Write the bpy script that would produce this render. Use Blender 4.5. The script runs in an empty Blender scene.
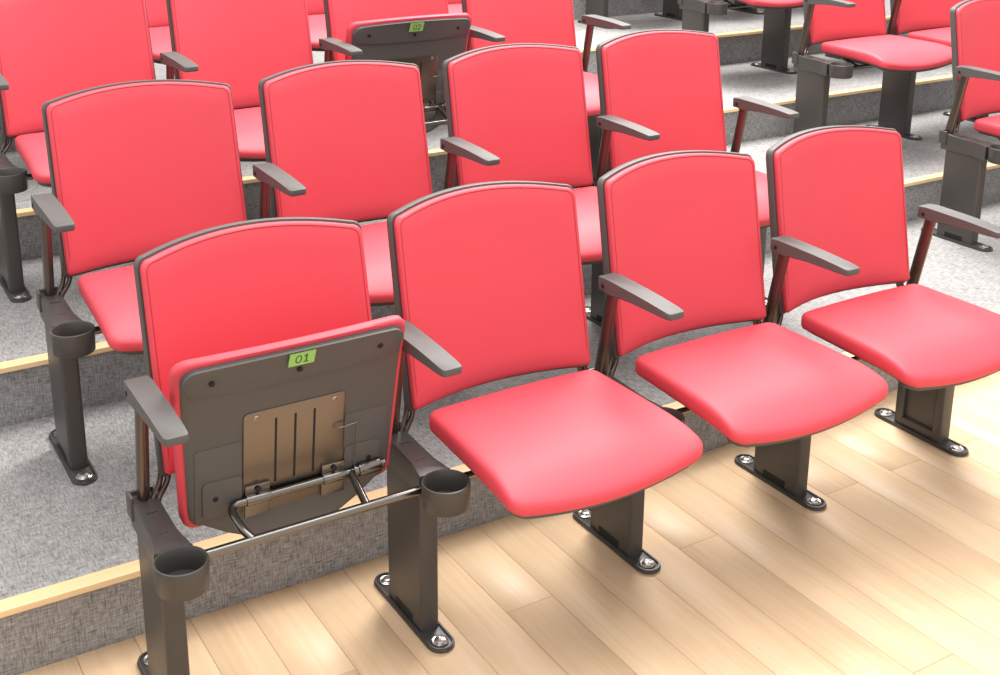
import bpy, bmesh, math, random
from mathutils import Vector, Matrix
random.seed(7)
S = bpy.context.scene
COL = S.collection
PI = math.pi

# ------------------------------------------------------------------ camera
cam = bpy.data.cameras.new('camera')
co = bpy.data.objects.new('camera', cam); COL.objects.link(co)
CAM = Vector((-0.5089, -1.9443, 1.6763)); YAW, PITCH, ROLL, FPX = 0.5286, 0.2761, -0.0005, 1199.24
fw = Vector((math.sin(YAW)*math.cos(PITCH), math.cos(YAW)*math.cos(PITCH), -math.sin(PITCH)))
r0 = Vector((math.cos(YAW), -math.sin(YAW), 0)); u0 = r0.cross(fw)
rt = math.cos(ROLL)*r0 + math.sin(ROLL)*u0; up = -math.sin(ROLL)*r0 + math.cos(ROLL)*u0
M = Matrix((rt, up, -fw)).transposed().to_4x4(); M.translation = CAM
co.matrix_world = M
cam.sensor_fit = 'HORIZONTAL'; cam.sensor_width = 36.0; cam.lens = FPX*36.0/1000.0
cam.shift_x = 0.0333; cam.shift_y = -0.1599
cam.clip_start = 0.05
S.camera = co

# ------------------------------------------------------------------ world, lamps, exposure
w = bpy.data.worlds.new('world'); S.world = w; w.use_nodes = True
bg = w.node_tree.nodes['Background']
bg.inputs[0].default_value = (1.0, 0.985, 0.965, 1); bg.inputs[1].default_value = 0.62
def area(name, loc, target, size, power, col=(1, 0.97, 0.93), sy=None):
    l = bpy.data.lights.new(name, 'AREA'); l.energy = power; l.color = col
    l.shape = 'RECTANGLE'; l.size = size; l.size_y = sy or size
    o = bpy.data.objects.new(name, l); COL.objects.link(o); o.location = loc
    o.rotation_euler = (Vector(target)-Vector(loc)).to_track_quat('-Z', 'Y').to_euler()
    return o
area('hall_lamp', (3.8, 2.8, 4.2), (2.8, 0.5, 0.0), 2.4, 255)
area('hall_lamp', (0.9, 0.2, 4.6), (0.9, 0.4, 0.0), 4.0, 125)
S.view_settings.view_transform = 'Standard'; S.view_settings.look = 'None'
S.view_settings.gamma = 1; S.view_settings.use_curve_mapping = False
S.view_settings.exposure = 0.9

# ------------------------------------------------------------------ materials
def new_mat(name):
    m = bpy.data.materials.new(name); m.use_nodes = True
    nt = m.node_tree; b = nt.nodes['Principled BSDF']
    return m, nt, b
def plain(name, col, rough=0.5, metal=0.0, bump=0.0, scale=300.0, var=0.0):
    m, nt, b = new_mat(name)
    b.inputs['Base Color'].default_value = (*col, 1); b.inputs['Roughness'].default_value = rough
    b.inputs['Metallic'].default_value = metal
    if bump or var:
        tc = nt.nodes.new('ShaderNodeTexCoord'); n = nt.nodes.new('ShaderNodeTexNoise')
        n.inputs['Scale'].default_value = scale; n.inputs['Detail'].default_value = 3
        nt.links.new(tc.outputs['Object'], n.inputs['Vector'])
        if bump:
            bp = nt.nodes.new('ShaderNodeBump'); bp.inputs['Strength'].default_value = bump
            bp.inputs['Distance'].default_value = 0.001
            nt.links.new(n.outputs['Fac'], bp.inputs['Height']); nt.links.new(bp.outputs[0], b.inputs['Normal'])
        if var:
            mx = nt.nodes.new('ShaderNodeMix'); mx.data_type = 'RGBA'
            mx.inputs[6].default_value = (*[c*(1-var) for c in col], 1); mx.inputs[7].default_value = (*[min(1, c*(1+var)) for c in col], 1)
            nt.links.new(n.outputs['Fac'], mx.inputs[0]); nt.links.new(mx.outputs[2], b.inputs['Base Color'])
    return m
RED = plain('red_leatherette', (0.67, 0.058, 0.083), 0.62, 0, 0.10, 420, 0.03)
RED_SEAM = plain('red_seam', (0.42, 0.018, 0.03), 0.6)
PLASTIC = plain('charcoal_plastic', (0.088, 0.083, 0.080), 0.6, 0, 0.15, 600)
SHELLM = plain('charcoal_shell', (0.085, 0.078, 0.074), 0.6, 0, 0.15, 600)
POST = plain('gunmetal_coat', (0.072, 0.066, 0.062), 0.42, 0.3, 0.08, 500)
TUBE = plain('bronze_tube', (0.125, 0.10, 0.088), 0.3, 0.85)
STEEL = plain('dark_steel', (0.20, 0.185, 0.17), 0.25, 1.0)
PLATE = plain('brushed_plate', (0.19, 0.165, 0.145), 0.33, 1.0)
CHROME = plain('chrome', (0.50, 0.48, 0.46), 0.28, 1.0)
BLACK = plain('black_hole', (0.008, 0.007, 0.007), 0.8)
GREEN = plain('green_tag', (0.30, 0.56, 0.15), 0.5)
DIGIT = plain('dark_green_print', (0.035, 0.13, 0.02), 0.6)

def carpet_mat():
    m, nt, b = new_mat('grey_linen_carpet')
    N = nt.nodes.new; L = nt.links.new
    g = N('ShaderNodeNewGeometry')
    sep = N('ShaderNodeSeparateXYZ'); L(g.outputs['Position'], sep.inputs[0])
    yz = N('ShaderNodeMath'); yz.operation = 'ADD'; L(sep.outputs[1], yz.inputs[0]); L(sep.outputs[2], yz.inputs[1])
    facs = []
    for sx, sy in ((38, 300), (300, 38)):
        cx = N('ShaderNodeMath'); cx.operation = 'MULTIPLY'; cx.inputs[1].default_value = sx; L(sep.outputs[0], cx.inputs[0])
        cy = N('ShaderNodeMath'); cy.operation = 'MULTIPLY'; cy.inputs[1].default_value = sy; L(yz.outputs[0], cy.inputs[0])
        cb = N('ShaderNodeCombineXYZ'); L(cx.outputs[0], cb.inputs[0]); L(cy.outputs[0], cb.inputs[1])
        n = N('ShaderNodeTexNoise'); n.inputs['Scale'].default_value = 1.0; n.inputs['Detail'].default_value = 2.5
        L(cb.outputs[0], n.inputs['Vector']); facs.append(n)
    big = N('ShaderNodeTexNoise'); big.inputs['Scale'].default_value = 18; big.inputs['Detail'].default_value = 3
    L(g.outputs['Position'], big.inputs['Vector'])
    a = N('ShaderNodeMath'); a.operation = 'ADD'; L(facs[0].outputs['Fac'], a.inputs[0]); L(facs[1].outputs['Fac'], a.inputs[1])
    a2 = N('ShaderNodeMath'); a2.operation = 'MULTIPLY_ADD'; a2.inputs[1].default_value = 0.25
    L(big.outputs['Fac'], a2.inputs[0]); L(a.outputs[0], a2.inputs[2])
    mr = N('ShaderNodeMapRange'); mr.inputs[1].default_value = 0.82; mr.inputs[2].default_value = 1.42
    L(a2.outputs[0], mr.inputs[0])
    cr = N('ShaderNodeValToRGB')
    cr.color_ramp.elements[0].color = (0.125, 0.120, 0.119, 1); cr.color_ramp.elements[1].color = (0.40, 0.388, 0.384, 1)
    L(mr.outputs[0], cr.inputs[0]); L(cr.outputs[0], b.inputs['Base Color'])
    b.inputs['Roughness'].default_value = 0.9
    bp = N('ShaderNodeBump'); bp.inputs['Strength'].default_value = 0.35; bp.inputs['Distance'].default_value = 0.002
    L(a.outputs[0], bp.inputs['Height']); L(bp.outputs[0], b.inputs['Normal'])
    return m
CARPET = carpet_mat()

def wood_mat(name, dark, light, rough=0.35, amt=0.10):
    m, nt, b = new_mat(name)
    N = nt.nodes.new; L = nt.links.new
    g = N('ShaderNodeNewGeometry'); oi = N('ShaderNodeObjectInfo')
    off = N('ShaderNodeCombineXYZ')
    k = N('ShaderNodeMath'); k.operation = 'MULTIPLY'; k.inputs[1].default_value = 37.0; L(oi.outputs['Random'], k.inputs[0])
    L(k.outputs[0], off.inputs[0]); L(k.outputs[0], off.inputs[1])
    ad = N('ShaderNodeVectorMath'); ad.operation = 'ADD'; L(g.outputs['Position'], ad.inputs[0]); L(off.outputs[0], ad.inputs[1])
    mp = N('ShaderNodeMapping'); mp.inputs['Scale'].default_value = (75, 3.2, 20) if 'oak' in name else (3, 80, 80)
    L(ad.outputs[0], mp.inputs['Vector'])
    n = N('ShaderNodeTexNoise'); n.inputs['Scale'].default_value = 1; n.inputs['Detail'].default_value = 5; n.inputs['Distortion'].default_value = 0.6
    L(mp.outputs[0], n.inputs['Vector'])
    cr = N('ShaderNodeValToRGB'); cr.color_ramp.elements[0].position = 0.25; cr.color_ramp.elements[1].position = 0.75
    cr.color_ramp.elements[0].color = (*dark, 1); cr.color_ramp.elements[1].color = (*light, 1)
    L(n.outputs['Fac'], cr.inputs[0])
    hs = N('ShaderNodeHueSaturation')
    v = N('ShaderNodeMapRange'); v.inputs[3].default_value = 1-amt; v.inputs[4].default_value = 1+amt; L(oi.outputs['Random'], v.inputs[0])
    L(v.outputs[0], hs.inputs['Value']); L(cr.outputs[0], hs.inputs['Color']); L(hs.outputs[0], b.inputs['Base Color'])
    b.inputs['Roughness'].default_value = rough
    return m
OAK = wood_mat('oak_plank', (0.665, 0.455, 0.272), (0.74, 0.54, 0.352), 0.5, 0.022)
OAKGAP = plain('oak_gap', (0.22, 0.11, 0.05), 0.8)
NOSE = wood_mat('maple_nosing', (0.68, 0.46, 0.24), (0.76, 0.54, 0.30), 0.5, 0.02)

# ------------------------------------------------------------------ mesh helpers
def finish(bm, name, mats, smooth=True, angle=38):
    bmesh.ops.recalc_face_normals(bm, faces=bm.faces[:])
    me = bpy.data.meshes.new(name); bm.to_mesh(me); bm.free()
    for m in (mats if isinstance(mats, (list, tuple)) else [mats]): me.materials.append(m)
    if smooth:
        me.polygons.foreach_set('use_smooth', [True]*len(me.polygons))
        me.set_sharp_from_angle(angle=math.radians(angle))
    return me
def add_box(bm, x0, x1, y0, y1, z0, z1, bevel=0.0, seg=2, mi=0):
    vs = [bm.verts.new((x, y, z)) for x in (x0, x1) for y in (y0, y1) for z in (z0, z1)]
    fs = [bm.faces.new([vs[i] for i in q]) for q in ((0, 1, 3, 2), (4, 6, 7, 5), (0, 4, 5, 1), (2, 3, 7, 6), (0, 2, 6, 4), (1, 5, 7, 3))]
    for f in fs: f.material_index = mi
    if bevel:
        es = list({e for f in fs for e in f.edges})
        r = bmesh.ops.bevel(bm, geom=es, offset=bevel, segments=seg, profile=0.5, affect='EDGES')
        for f in r['faces']: f.material_index = mi
def add_prism(bm, outline, to3, a, b, bevel=0.0, mi=0):
    """outline: 2-D points; to3(p, t) -> 3-D; extruded from t=a to t=b"""
    A = [bm.verts.new(to3(p, a)) for p in outline]; B = [bm.verts.new(to3(p, b)) for p in outline]
    n = len(outline); fs = [bm.faces.new(A), bm.faces.new(B[::-1])]
    for i in range(n): fs.append(bm.faces.new((A[i], B[i], B[(i+1) % n], A[(i+1) % n])))
    for f in fs: f.material_index = mi
    if bevel:
        es = [e for f in fs[:2] for e in f.edges]
        bmesh.ops.bevel(bm, geom=es, offset=bevel, segments=2, profile=0.5, affect='EDGES')
def rr(x0, x1, y0, y1, r, n=5):
    """rounded rectangle; r one radius or four (x1y0, x1y1, x0y1, x0y0)"""
    if not isinstance(r, (tuple, list)): r = (r,)*4
    out = []
    for (cx, cy, a0), q in zip(((x1, y0, -PI/2), (x1, y1, 0), (x0, y1, PI/2), (x0, y0, PI)), r):
        sx = -1 if cx == x1 else 1; sy = 1 if cy == y0 else -1
        for i in range(n+1):
            a = a0+PI/2*i/n
            out.append((cx+sx*q+q*math.cos(a), cy+sy*q+q*math.sin(a)))
    return out
def add_tube(bm, pts, rad, n=10, flat=None, mi=0):
    """round (or oval, flat=(rx, ry)) tube along points"""
    P = [Vector(p) for p in pts]; rings = []
    ref = Vector((1, 0, 0)) if abs((P[-1]-P[0]).normalized().x) < 0.8 else Vector((0, 0, 1))
    for i, p in enumerate(P):
        d = (P[min(i+1, len(P)-1)]-P[max(i-1, 0)]).normalized()
        a = (ref-d*ref.dot(d)).normalized(); b = d.cross(a)
        ra, rb = flat or (rad, rad)
        rings.append([bm.verts.new(p+a*ra*math.cos(2*PI*k/n)+b*rb*math.sin(2*PI*k/n)) for k in range(n)])
    for r, s in zip(rings, rings[1:]):
        for k in range(n): bm.faces.new((r[k], r[(k+1) % n], s[(k+1) % n], s[k])).material_index = mi
    bm.faces.new(rings[0][::-1]).material_index = mi; bm.faces.new(rings[-1]).material_index = mi
def add_lathe(bm, prof, c, n=28, axis='z', mi=0):
    rings = []
    for r, h in prof:
        ring = []
        for k in range(n if r > 1e-6 else 1):
            a = 2*PI*k/n; p = (r*math.cos(a), r*math.sin(a), h)
            if axis == 'x': p = (h, p[0], p[1])
            if axis == 'y': p = (p[0], h, p[1])
            ring.append(bm.verts.new((c[0]+p[0], c[1]+p[1], c[2]+p[2])))
        rings.append(ring)
    for a, b in zip(rings, rings[1:]):
        for k in range(n):
            q = [a[k % len(a)], a[(k+1) % len(a)], b[(k+1) % len(b)], b[k % len(b)]]
            q = list(dict.fromkeys(q))
            if len(q) > 2: bm.faces.new(q).material_index = mi
def smooth_path(pts, n=6):
    P = [Vector(p) for p in pts]; P = [P[0]]+P+[P[-1]]; out = []
    for i in range(1, len(P)-2):
        for k in range(n):
            t = k/n; a, b, c, d = P[i-1:i+3]
            out.append(0.5*((2*b)+(c-a)*t+(2*a-5*b+4*c-d)*t*t+(3*b-a-3*c+d)*t**3))
    return out+[P[-2]]
def add_pillow(bm, outline, rings, to3, mi=0):
    """outline (u,v) ring; rings: list of (inset, w) from underside to the middle of the top; closed below by a ring fan"""
    cu = (min(p[0] for p in outline)+max(p[0] for p in outline))/2; cv = (min(p[1] for p in outline)+max(p[1] for p in outline))/2
    hu = max(p[0] for p in outline)-cu; hv = max(p[1] for p in outline)-cv
    def ring(ins, wv): return [bm.verts.new(to3(cu+(u-cu)*(1-ins/hu), cv+(v-cv)*(1-ins/hv), wv)) for u, v in outline]
    R = [ring(i, wv) for i, wv in rings]; n = len(outline)
    m = min(hu, hv)
    for sgn, R0, (i0, w0) in ((0, R[0], rings[0]), (1, R[-1], rings[-1])):
        prev = R0
        for k in range(1, 9):
            f = k/9.0; ins_u = i0+(hu-i0)*f; ins_v = i0+(hv-i0)*f
            cur = [bm.verts.new(to3(cu+(u-cu)*(1-ins_u/hu), cv+(v-cv)*(1-ins_v/hv), w0)) for u, v in outline]
            for j in range(n): bm.faces.new((prev[j], prev[(j+1) % n], cur[(j+1) % n], cur[j])).material_index = mi
            prev = cur
        c = bm.verts.new(to3(cu, cv, w0))
        for j in range(n): bm.faces.new((prev[j], prev[(j+1) % n], c)).material_index = mi
    for a, b in zip(R, R[1:]):
        for j in range(n): bm.faces.new((a[j], a[(j+1) % n], b[(j+1) % n], b[j])).material_index = mi
def densify(o, step=0.03):
    out = []
    for i, p in enumerate(o):
        q = o[(i+1) % len(o)]; d = math.hypot(q[0]-p[0], q[1]-p[1]); k = max(1, int(d/step))
        out += [(p[0]+(q[0]-p[0])*j/k, p[1]+(q[1]-p[1])*j/k) for j in range(k)]
    return out

# ------------------------------------------------------------------ object helpers
def obj(name, me, parent=None, loc=None):
    o = bpy.data.objects.new(name, me); COL.objects.link(o)
    if parent is not None: o.parent = parent
    if loc is not None: o.location = loc
    return o
def struct(name, me, label, cat, kind='structure'):
    o = obj(name, me); o['kind'] = kind; o['label'] = label; o['category'] = cat
    return o

# ------------------------------------------------------------------ the stepped hall
SP = 0.56                                  # seat spacing, metres
NY = [0.3514, 1.1850, 2.0341, 2.8897, 3.7453, 4.601, 5.456]        # front edge of each carpeted step
TZ = [0.0, 0.1597, 0.3271, 0.4918, 0.6565, 0.8212, 0.9859]         # floor height of each tier
RY = [0.0, 0.8050, 1.6823, 2.5379, 3.3935]                         # anchor line of each chair row
N1, OVH, NW, NT = NY[0], 0.0086, 0.0435, 0.0110
X0, X1 = -2.6, 8.6
NSTEP = 6

# wooden floor: a sub-floor with every plank on it
bm = bmesh.new(); add_box(bm, X0, X1, -3.0, N1+OVH+0.01, -0.06, -0.006)
floor = struct('floor', finish(bm, 'floor', OAKGAP, False), 'pale oak plank floor in front of the first carpeted step', 'floor')
PW, PL, GAP = 0.1245, 1.2, 0.0011
plank_cache = {}
def plank_mesh(L):
    key = round(L, 3)
    if key not in plank_cache:
        b = bmesh.new(); add_box(b, GAP/2, PW-GAP/2, 0.0005, L-0.0005, -0.012, 0.0, 0.0007, 1)
        plank_cache[key] = finish(b, 'plank', OAK, True, 60)
    return plank_cache[key]
YB = N1+OVH
shift = [0.2875, 0.0, 0.5, 0.302]
for n in range(-8, 34):
    x = 0.120+PW*n
    y = 0.020+(0.0 if n == 15 else shift[n % 4])*PL
    cuts = [YB]
    while y > YB-0.02: y -= PL
    while y > -1.75: cuts.append(y); y -= PL
    cuts.append(-1.75-0.0)
    for a, b_ in zip(cuts, cuts[1:]):
        if a-b_ > 0.05: obj('plank', plank_mesh(a-b_), floor, (x, b_, 0.0))

# carpeted steps and their wooden nosings
for n in range(NSTEP):
    y0 = NY[n]+OVH; y1 = NY[n+1]+OVH; z1 = TZ[n+1]
    bm = bmesh.new(); add_box(bm, X0, X1, y0, y1+(0.0 if n < NSTEP-1 else 2.0), TZ[n]-(0.05 if n == 0 else 0.0), z1)
    ordn = ['first', 'second', 'third', 'fourth', 'fifth', 'sixth'][n]
    struct('carpeted_step', finish(bm, 'carpeted_step', CARPET, False), 'grey linen carpeted step, the %s one up from the wooden floor' % ordn, 'step')
    bm = bmesh.new()
    prof = [(N1, z1-NT), (N1+0.003, z1+0.0005), (N1+0.006, z1+0.002), (N1+NW, z1+0.002), (N1+NW, z1-0.004), (N1+OVH, z1-0.004), (N1+OVH, z1-NT-0.002), (N1+0.002, z1-NT-0.002)]
    prof = [(a+NY[n]-N1, b_) for a, b_ in prof]
    add_prism(bm, prof, lambda p, t: (t, p[0], p[1]), X0, X1)
    struct('trim_%d' % (n+1), finish(bm, 'nosing', NOSE, True, 30), 'pale wooden nosing strip along the edge of the %s carpeted step' % ordn, 'trim')

# ------------------------------------------------------------------ chair meshes (local frame: post at x=0, front anchor bolt at y=0)
LB = 0.2541
CX = SP/2
MESH = {}
def mesh(key, fn, mats, angle=38):
    if key not in MESH:
        b = bmesh.new(); fn(b); MESH[key] = finish(b, key, mats, True, angle)
    return MESH[key]

# --- pedestal
def f_plate(b):
    o = rr(-0.031, 0.031, -0.032, LB+0.032, 0.0305, 8)
    add_prism(b, o, lambda p, t: (p[0], p[1], t), 0.0, 0.007, 0.002)
    o2 = rr(-0.029, 0.029, -0.030, LB+0.030, 0.0285, 8)
    # raised rim
    n = len(o2)
    for q, r in ((o2, rr(-0.025, 0.025, -0.026, LB+0.026, 0.0245, 8)),):
        A = [b.verts.new((x, y, 0.007)) for x, y in q]; B = [b.verts.new((x, y, 0.0105)) for x, y in q]
        C = [b.verts.new((x, y, 0.0105)) for x, y in r]; E_ = [b.verts.new((x, y, 0.007)) for x, y in r]
        for i in range(n):
            j = (i+1) % n
            b.faces.new((A[i], A[j], B[j], B[i])); b.faces.new((B[i], B[j], C[j], C[i])); b.faces.new((C[i], C[j], E_[j], E_[i]))
def f_bolt(b):
    add_lathe(b, [(0.0, 0.0), (0.0195, 0.0), (0.0195, 0.003), (0.0175, 0.004), (0.014, 0.003), (0.012, 0.004), (0.0105, 0.008), (0.006, 0.0095), (0, 0.0095)], (0, 0, 0), 20)
    add_box(b, -0.002, 0.002, -0.006, 0.006, 0.009, 0.0105)
PY0, PY1, PHW, PTOP = 0.043, 0.206, 0.0225, 0.372
def f_post(b):
    add_prism(b, rr(-PHW, PHW, PY0, PY1, 0.009, 4), lambda p, t: (p[0], p[1], t), 0.006, PTOP)
    add_box(b, -PHW-0.0012, -PHW+0.002, 0.085, 0.165, 0.012, 0.030, 0, 1, 1)
    add_box(b, PHW-0.002, PHW+0.0012, 0.085, 0.165, 0.012, 0.030, 0, 1, 1)
def f_post_end(b):                       # row-end post: framed recessed inner side
    add_box(b, -0.010, PHW, PY0+0.012, PY1-0.012, 0.006, PTOP)
    add_prism(b, rr(-PHW, PHW, PY0, PY0+0.030, 0.006, 3), lambda p, t: (p[0], p[1], t), 0.006, PTOP)
    add_prism(b, rr(-PHW, PHW, PY1-0.030, PY1, 0.006, 3), lambda p, t: (p[0], p[1], t), 0.006, PTOP)
    add_box(b, -PHW+0.001, PHW-0.002, PY0+0.02, PY1-0.02, 0.006, 0.035, 0.002)
    add_box(b, -PHW+0.001, PHW-0.002, PY0+0.02, PY1-0.02, PTOP-0.03, PTOP)
def f_head(b):
    hw = 0.0255
    o = [(-hw+0.004, 0.228), (-hw, 0.224), (-hw, 0.075), (-hw-0.002, 0.060), (-0.033, 0.030), (-0.037, 0.0180), (0.037, 0.0180), (0.033, 0.030), (hw+0.002, 0.060), (hw, 0.075), (hw, 0.224), (hw-0.004, 0.228)]
    def to3(p, t):
        top = 0.416-0.010*max(0.0, min(1.0, (0.20-p[1])/0.17))
        low = 0.352
        return (p[0], p[1], low+(top-low)*t)
    add_prism(b, o, to3, 0.0, 1.0, 0.0025)
    # clamp around the arm tube foot
    add_box(b, -hw-0.004, -hw+0.003, 0.200, 0.234, 0.374, 0.425, 0.002)
    add_box(b, hw-0.003, hw+0.004, 0.200, 0.234, 0.374, 0.425, 0.002)
    add_box(b, -hw-0.004, hw+0.004, 0.228, 0.235, 0.374, 0.425, 0.002)
    # small raised marks on the cap
    for k in range(3): add_box(b, -0.012+0.009*k, -0.006+0.009*k, 0.150, 0.156, 0.410, 0.4142)
    for k in range(2): add_box(b, -0.010+0.012*k, -0.004+0.012*k, 0.075, 0.080, 0.405, 0.4097)
def f_cup(b):
    add_lathe(b, [(0, 0.353), (0.0465, 0.353), (0.0485, 0.355), (0.0510, 0.405), (0.0500, 0.4085), (0.0470, 0.4095), (0.0450, 0.407), (0.0430, 0.362), (0, 0.362)], (0, -0.029, 0), 36)
    add_box(b, -0.002, 0.012, -0.050, -0.044, 0.3618, 0.365, 0.001, 1, 1)

# --- armrest
def f_arm(b):
    def lerp(tab, y):
        for (a, za), (c, zc) in zip(tab, tab[1:]):
            if a <= y <= c: return za+(zc-za)*(y-a)/(c-a)
        return tab[0][1] if y < tab[0][0] else tab[-1][1]
    TOP = [(-0.07, 0.6725), (-0.05, 0.6740), (0.04, 0.6795), (0.170, 0.6825), (0.20, 0.6800)]
    BOT = [(-0.07, 0.6570), (0.04, 0.6560), (0.115, 0.6530), (0.150, 0.6480), (0.185, 0.6450), (0.20, 0.6500)]
    o = densify(rr(-0.0245, 0.0245, -0.0625, 0.200, (0.009, 0.006, 0.006, 0.009), 4), 0.02)
    add_prism(b, o, lambda p, t: (p[0]*(0.93+0.07*min(1, max(0, (p[1]+0.06)/0.15))), p[1], lerp(TOP, p[1]) if t else lerp(BOT, p[1])), 0, 1)
    bmesh.ops.bevel(b, geom=[e for f in b.faces if len(f.verts) > 6 for e in f.edges], offset=0.0028, segments=2, profile=0.5, affect='EDGES')
    for s in (-1, 1):
        add_lathe(b, [(0.0055, 0.0), (0.0055, 0.0014), (0, 0.0014)] if s > 0 else [(0, -0.0014), (0.0055, -0.0014), (0.0055, 0)], (s*0.0244, 0.178, 0.661), 14, 'x', 1)
def f_armtube(b):
    pts = [(0, 0.215, 0.400), (0, 0.213, 0.415), (0, 0.170, 0.642), (0, 0.168, 0.652)]
    add_tube(b, pts, 0.01, 16, (0.0125, 0.0175))

# --- back supports: a pair of bent rods on one side (side = +1: left corner of the back seen from the post)
def f_rods(b, s):
    ox = 0.0 if s > 0 else SP
    for dx, dy in ((0.0, 0.0), (0.015, -0.002)):
        add_tube(b, smooth_path([(ox+s*(0.012+dx*0.7), 0.200+dy, 0.395), (ox+s*(0.016+dx*0.8), 0.203+dy, 0.412), (ox+s*(0.034+dx), 0.215+dy, 0.436), (ox+s*(0.040+dx), 0.219+dy, 0.465), (ox+s*(0.041+dx), 0.226+dy, 0.505)], 5), 0.0062, 10)

# --- back
BY, BZ = 0.199, 0.457
ET = Vector((0, 0.1863, 0.9825)); EN = Vector((0, -0.9825, 0.1863))
def back3(u, t, wv, depth=0.050):
    q = -depth*(1-min(1.0, (u/0.24)**2))
    tt = t
    return Vector((CX+u, BY, BZ))+ET*tt+EN*(wv+q)
def back_outline(g=0.0):
    hb, ht, hgt = 0.2415+g, 0.2385+g, 0.437
    o = []
    r = 0.021
    # bottom edge (left to right), arched upward in the middle
    for i in range(13):
        x = -1+2*i/12; o.append((x*(hb-0.008), -g+0.006*(1-x*x)))
    o.append((hb, 0.008-g))
    for i in range(1, 8): o.append((hb+(ht-hb)*i/8, (hgt-r)*i/8))
    for i in range(6):
        a = PI/2*i/5; o.append((ht-r+r*math.cos(a), hgt-r+g+r*math.sin(a)-0.0))
    for i in range(1, 16):
        x = 1-2*i/16; xx = x*(ht-r); o.append((xx, hgt+g+0.028*(1-x*x)))
    for i in range(6):
        a = PI/2+PI/2*i/5; o.append((-(ht-r)+r*math.cos(a), hgt-r+g+r*math.sin(a)))
    for i in range(7, 0, -1): o.append((-(hb+(ht-hb)*i/8), (hgt-r)*i/8))
    o.append((-hb, 0.008-g))
    return o
BO = back_outline()
def f_back(b):
    add_pillow(b, BO, [(0.004, 0.0), (0.002, 0.004), (0.002, 0.012), (0.0035, 0.017), (0.008, 0.0205), (0.014, 0.0215), (0.03, 0.0245)], back3)
def f_backshell(b):
    add_pillow(b, back_outline(0.0045), [(0.012, -0.026), (0.003, -0.0235), (0.0, -0.019), (0.0, -0.002), (0.002, 0.0015), (0.006, 0.0015)], back3)
def f_seam(b):
    cu, cv, hu, hv = 0.0, 0.233, 0.2425, 0.233
    P = [back3(u*(1-0.0115/hu), cv+(v-cv)*(1-(0.009 if v > cv else 0.006)/hv), 0.0212 if v > 0.05 else 0.0195) for u, v in BO]
    n = len(P); k = 5; rings = []
    for i in range(n):
        d = (P[(i+1) % n]-P[i-1]).normalized(); a = EN; c = d.cross(a).normalized()
        rings.append([b.verts.new(P[i]+a*0.0008*math.cos(2*PI*j/k)+c*0.0011*math.sin(2*PI*j/k)) for j in range(k)])
    for i in range(n):
        r, q = rings[i], rings[(i+1) % n]
        for j in range(k): b.faces.new((r[j], r[(j+1) % k], q[(j+1) % k], q[j]))

# --- seat (frame: u across, v from rear to front, w up from the underside of the cushion); pivots on the hinge tube
PIV = Vector((0, 0.106, 0.408)); V0, W0 = 0.053, -0.030
SLEN = 0.392
def seat_local(u, v, wv):                  # object-space of the seat part: origin at the pivot, open position
    drop = 0.0
    if v > 0.25: drop = 0.011*((v-0.25)/0.142)**2
    if v > 0.28 and wv > 0: wv *= 1-0.5*min(1.0, (v-0.28)/0.12)**2
    if v > 0.17: drop += 0.020*((v-0.17)/0.222)**2*(1-min(1.0, (u/0.24)**2))
    return Vector((u, -(v-V0), (wv-W0)-drop))
def seat_flat(u, v, wv): return Vector((u, -(v-V0), wv-W0))
def seat_under(u, v, wv):
    q = seat_local(u, v, wv)
    if v < 0.03: q.z -= 0.030*((0.03-v)/0.08)**1.4
    return q
def seat_outline(g=0.0, bow=0.007):
    o = []
    hb, hf, rb, rf = 0.227+g, 0.242+g, 0.026, 0.030
    for i in range(9): x = -1+2*i/8; o.append((x*(hb-rb), -g-bow*(1-x*x)))
    for i in range(1, 6):
        a = -PI/2+PI/2*i/5; o.append((hb-rb+rb*math.cos(a), rb-g+rb*math.sin(a)))
    for i in range(1, 12):
        k = i/12; o.append((hb+(hf-hb)*k, rb+(SLEN-rb-rf)*k))
    for i in range(0, 7):
        a = PI/2*i/6; o.append((hf-rf+rf*math.cos(a), SLEN-rf+g+rf*math.sin(a)))
    for i in range(1, 14):
        x = 1-2*i/14; o.append((x*(hf-rf), SLEN+g+0.010*(1-x*x)))
    for i in range(0, 7):
        a = PI/2+PI/2*i/6; o.append((-(hf-rf)+rf*math.cos(a), SLEN-rf+g+rf*math.sin(a)))
    for i in range(11, 0, -1):
        k = i/12; o.append((-(hb+(hf-hb)*k), rb+(SLEN-rb-rf)*k))
    for i in range(5, 0, -1):
        a = -PI/2+PI/2*i/5; o.append((-(hb-rb+rb*math.cos(a)), rb-g+rb*math.sin(a)))
    return o
def f_seat(b):
    add_pillow(b, seat_outline(), [(0.007, -0.007), (0.002, -0.005), (0.0, 0.002), (0.0, 0.022), (0.003, 0.030), (0.008, 0.0340), (0.016, 0.0362), (0.032, 0.0375), (0.06, 0.038)], seat_local)
def slab(b, o, w0, w1, bev=0.0, mi=0, fn=None):
    fn = fn or seat_local
    add_prism(b, o, lambda p, t: fn(p[0], p[1], t), w0, w1, bev, mi)
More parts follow.
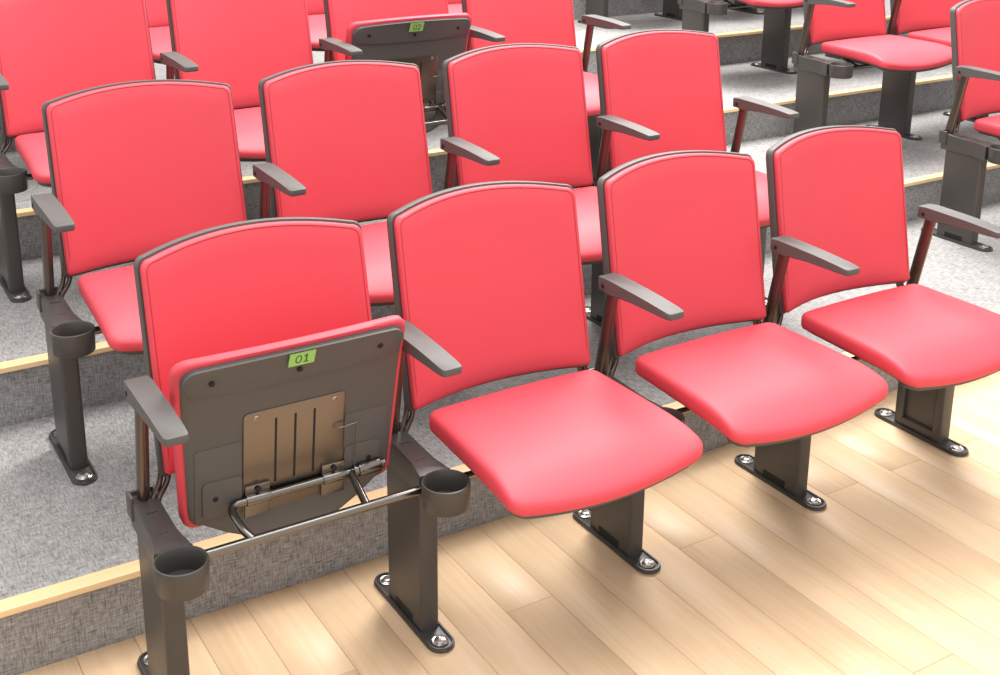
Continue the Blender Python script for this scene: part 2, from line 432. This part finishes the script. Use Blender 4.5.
def f_seatshell(b):
    add_pillow(b, seat_outline(-0.011, 0.062), [(0.012, -0.016), (0.004, -0.0145), (0.0, -0.011), (0.0, 0.001), (0.004, 0.003)], seat_under)
    # raised front band with a curved rear edge
    o = seat_outline(-0.0125)
    front = [p for p in o if p[1] > 0.335]
    front = sorted(front, key=lambda p: math.atan2(p[1]-0.25, p[0]))
    arc = [(-0.214+0.428*i/10, 0.318-0.006*(1-(2*i/10-1)**2)) for i in range(11)]
    slab(b, front+arc, -0.010, -0.021, 0.002)
    for s in (-1, 1):
        slab(b, rr(min(s*0.11, s*0.192), max(s*0.11, s*0.192), 0.028, 0.112, 0.010, 3), -0.013, -0.023, 0.002)
        b2 = rr(min(s*0.109, s*0.206), max(s*0.109, s*0.206), 0.020, 0.190, 0.004, 2)
        slab(b, b2, -0.013, -0.0180, 0.001)
    for u, v, wv in ((-0.175, 0.347, -0.0213), (0.0, 0.338, -0.0213), (0.175, 0.347, -0.0213), (-0.166, 0.072, -0.0233), (0.166, 0.072, -0.0233)):
        slab(b, [(u+0.0058*math.cos(2*PI*k/14), v+0.0058*math.sin(2*PI*k/14)) for k in range(14)], wv+0.002, wv-0.0006, 0, 1)
def f_mplate(b):
    slab(b, rr(-0.108, 0.108, 0.004, 0.252, (0.004, 0.010, 0.010, 0.004), 3), -0.013, -0.0205, 0.0008, 0, seat_flat)
    for u in (-0.041, 0.0, 0.041):
        slab(b, rr(u-0.0024, u+0.0024, 0.074, 0.228, 0.0022, 3), -0.018, -0.0209, 0, 1, seat_flat)
def f_screw(b):
    add_lathe(b, [(0, 0.0), (0.0055, 0.0), (0.005, -0.002), (0.003, -0.003), (0, -0.003)], (0, 0, 0), 12)
    add_box(b, -0.004, 0.004, -0.0006, 0.0006, -0.0036, -0.002, 0, 1, 1)
def f_clip(b):                              # local frame: hinge axis at 0
    add_box(b, -0.026, 0.026, -0.030, 0.046, 0.004, 0.0145, 0.002)
    add_prism(b, [(0.0115*math.cos(a), 0.0115*math.sin(a)) for a in [PI*k/8+PI for k in range(9)]]+[(0.0115, 0.006), (-0.0115, 0.006)], lambda p, t: (t, p[0], p[1]), -0.026, 0.026, 0.001)
    add_lathe(b, [(0.006, 0.002), (0.006, -0.0015), (0.004, -0.003), (0, -0.003)], (0.0, -0.021, 0), 12, 'z', 1)
def tag_digits(b, txt):
    slab(b, rr(-0.0265, 0.0265, 0.3515, 0.3855, 0.001, 1), -0.018, -0.0222)
    def bar(u0, v0, u1, v1, t=0.0016):
        d = Vector((u1-u0, v1-v0)); L = d.length; d /= L; nrm = Vector((-d.y, d.x))*t; d = d*t*0.8
        q = [(u0-d.x+nrm.x, v0-d.y+nrm.y), (u0-d.x-nrm.x, v0-d.y-nrm.y), (u1+d.x-nrm.x, v1+d.y-nrm.y), (u1+d.x+nrm.x, v1+d.y+nrm.y)]
        slab(b, q, -0.0215, -0.02275, 0, 1)
    vc, hh = 0.3685, 0.0095
    # digit 0
    c = -0.0075
    P = [(c+0.0055*math.cos(2*PI*k/16), vc+hh*math.sin(2*PI*k/16)) for k in range(17)]
    for p_, q_ in zip(P, P[1:]): bar(*p_, *q_, 0.0012)
    c = 0.0085
    if txt == '01':
        bar(c, vc-hh, c, vc+hh); bar(c, vc+hh, c-0.0045, vc+hh-0.004, 0.0012); bar(c-0.0045, vc-hh, c+0.0045, vc-hh, 0.0011)
    else:
        P = [(c+0.0050*math.cos(a), vc+0.0045+0.0050*math.sin(a)) for a in [PI*0.95-PI*1.2*k/8 for k in range(9)]]
        for p_, q_ in zip(P, P[1:]): bar(*p_, *q_, 0.0012)
        bar(*P[-1], c-0.005, vc-hh, 0.0012); bar(c-0.005, vc-hh, c+0.0055, vc-hh, 0.0012)
# --- under-seat frame (fixed): cross bar between the posts, hinge tube with two arms, spring barrel
def f_crossbar(b):
    add_tube(b, [(0.018, 0.022, 0.372), (SP-0.018, 0.022, 0.372)], 0.0095, 14)
def f_hinge(b):
    y, z = PIV.y, PIV.z
    add_tube(b, smooth_path([(CX-0.125, 0.022, 0.376), (CX-0.136, 0.045, 0.388), (CX-0.140, y-0.016, z-0.006), (CX-0.128, y-0.001, z-0.001), (CX-0.105, y, z), (CX, y, z), (CX+0.15, y, z), (CX+0.20, y, z)], 6), 0.0085, 12)
    add_tube(b, [(CX+0.118, 0.022, 0.376), (CX+0.122, y, z)], 0.0085, 12)
def f_spring(b):
    y, z = PIV.y, PIV.z
    add_lathe(b, [(0, 0.128), (0.0135, 0.128), (0.0135, 0.133), (0.011, 0.134), (0.011, 0.138), (0.0145, 0.139), (0.0145, 0.145), (0.0155, 0.146), (0.0155, 0.186), (0.014, 0.189), (0, 0.189)], (CX, y, z), 20, 'x')
def f_wire(b):
    add_tube(b, smooth_path([(0.084, -0.118, 0.008), (0.095, -0.120, -0.002), (0.128, -0.122, -0.002), (0.130, -0.116, -0.002), (0.130, -0.060, -0.001), (0.132, 0.0, 0.0)], 4), 0.0014, 6)

def build_pedestal(root, x, end=False):
    p = obj('pedestal', mesh('post_end' if end else 'post', f_post_end if end else f_post, [POST, BLACK]), root, (x, 0, 0))
    obj('base_plate', mesh('base_plate', f_plate, POST), p)
    for y in (0.0, LB): obj('anchor_bolt', mesh('anchor_bolt', f_bolt, CHROME), p, (0, y, 0.0068))
    obj('pedestal_head', mesh('pedestal_head', f_head, POST), p)
    obj('cup_holder', mesh('cup_holder', f_cup, [POST, CHROME], 50), p)
    a = obj('armrest', mesh('armrest', f_arm, [PLASTIC, BLACK]), root, (x, 0, 0))
    obj('arm_tube', mesh('arm_tube', f_armtube, TUBE, 60), a)

def chair(loc, label, group, folded=None, end=False, sp=SP):
    e = bpy.data.objects.new('auditorium_chair', None); COL.objects.link(e)
    e.location = loc; e.empty_display_size = 0.1
    e['label'] = label; e['category'] = 'chair'; e['group'] = group
    dx = (sp-SP)/2
    build_pedestal(e, 0.0)
    if end: build_pedestal(e, sp, True)
    bk = obj('backrest', mesh('backrest', f_back, RED, 60), e, (dx, 0, 0))
    obj('back_shell', mesh('back_shell', f_backshell, SHELLM, 50), bk)
    obj('seam', mesh('seam', f_seam, RED_SEAM, 80), bk)
    obj('back_support', mesh('back_rods_l', lambda b: f_rods(b, 1), TUBE, 60), e)
    obj('back_support', mesh('back_rods_r', lambda b: f_rods(b, -1), TUBE, 60), e, (sp-SP, 0, 0))
    cb = obj('crossbar', mesh('crossbar', f_crossbar, STEEL, 60), e); cb.scale.x = sp/SP
    h = obj('hinge_tube', mesh('hinge_tube', f_hinge, STEEL, 60), e, (dx, 0, 0))
    obj('spring_barrel', mesh('spring_barrel', f_spring, STEEL, 40), h)
    s = obj('seat', mesh('seat', f_seat, RED, 60), e, (CX+dx, PIV.y, PIV.z))
    if folded: s.rotation_euler.x = -math.radians(81.0)
    else: s.rotation_euler.x = math.radians(0.8)
    obj('seat_shell', mesh('seat_shell', f_seatshell, [SHELLM, BLACK], 40), s)
    obj('mounting_plate', mesh('mounting_plate', f_mplate, [PLATE, BLACK], 40), s)
    for u in (-0.083, 0.083):
        obj('screw', mesh('screw', f_screw, [CHROME, BLACK], 40), s, seat_flat(u, 0.240, -0.0203))
    for u in (-0.080, 0.085): obj('hinge_clip', mesh('hinge_clip', f_clip, [STEEL, BLACK], 40), s, (u, 0, 0))
    obj('spring_wire', mesh('spring_wire', f_wire, STEEL, 60), s)
    if folded:
        t = obj('number_tag', mesh('number_tag_'+folded, lambda b: tag_digits(b, folded), [GREEN, DIGIT], 40), s)
        t['label'] = 'green tag reading 01' if folded == '01' else 'small green number tag'
    return e

rows = [(0, 0.0, 0.56), (1, 0.0112, 0.5644), (2, 0.039, 0.5577), (3, 0.06, 0.558)]
WHERE = ['on the wooden floor', 'on the first carpeted step', 'on the second carpeted step', 'on the third carpeted step']
NTH = ['end', 'second', 'third', 'fourth']
for r, dx, sp in rows:
    for k in range(4):
        loc = (dx+k*sp+{(0, 0): 0.006, (0, 2): 0.006, (0, 3): -0.004, (1, 2): 0.007, (1, 0): -0.003}.get((r, k), 0.0), RY[r], TZ[r])
        fold = '01' if (r, k) == (0, 0) else '02' if (r, k) == (2, 2) else None
        g = ['front row chairs', 'second row chairs', 'third row chairs', 'fourth row chairs'][r]
        if r == 0:
            lab = ['red chair with tipped-up seat tagged 01, at the end of the front row',
                   'red chair with lowered seat beside the tipped-up chair tagged 01, front row',
                   'red chair with lowered seat, two along from the tipped-up 01 chair, front row',
                   'red chair with lowered seat at the aisle end of the front row'][k]
        elif r == 1:
            lab = ['red chair on the first carpeted step, directly behind the tipped-up 01 chair',
                   'red chair on the first carpeted step, second along from the 01 chair\'s side',
                   'red chair on the first carpeted step, next to the one at the aisle',
                   'red chair on the first carpeted step, beside the aisle, behind the front-row aisle chair'][k]
        elif r == 2:
            lab = ['red chair on the second carpeted step, furthest from the aisle in its row',
                   'red chair on the second carpeted step, beside the tipped-up tagged chair, away from the aisle',
                   'red chair with tipped-up seat and green tag on the second carpeted step',
                   'red chair on the second carpeted step, between the tipped-up tagged chair and the aisle'][k]
        else:
            lab = ['red chair on the third carpeted step, furthest from the aisle in its row',
                   'red chair on the third carpeted step, second from the row end away from the aisle',
                   'red chair on the third carpeted step, behind the tipped-up chair of the row below',
                   'red chair on the third carpeted step, at the aisle end, same block as chair 01'][k]
        chair(loc, lab, g, fold, k == 3, sp)
# block of seats across the aisle
across = [(1, 3.388, 2), (2, 3.465, 3), (3, 3.512, 3), (4, 3.53, 3)]
for r, x, n in across:
    ordn = ['', 'first', 'second', 'third', 'fourth'][r]
    for k in range(n):
        lab = ['red chair across the aisle on the %s carpeted step, at the aisle end', 'red chair across the aisle on the %s carpeted step, second from the aisle', 'red chair across the aisle on the %s carpeted step, third from the aisle'][k] % ordn
        chair((x+k*SP, RY[r], TZ[r]), lab, 'chairs across the aisle, %s step' % ordn, None, False)
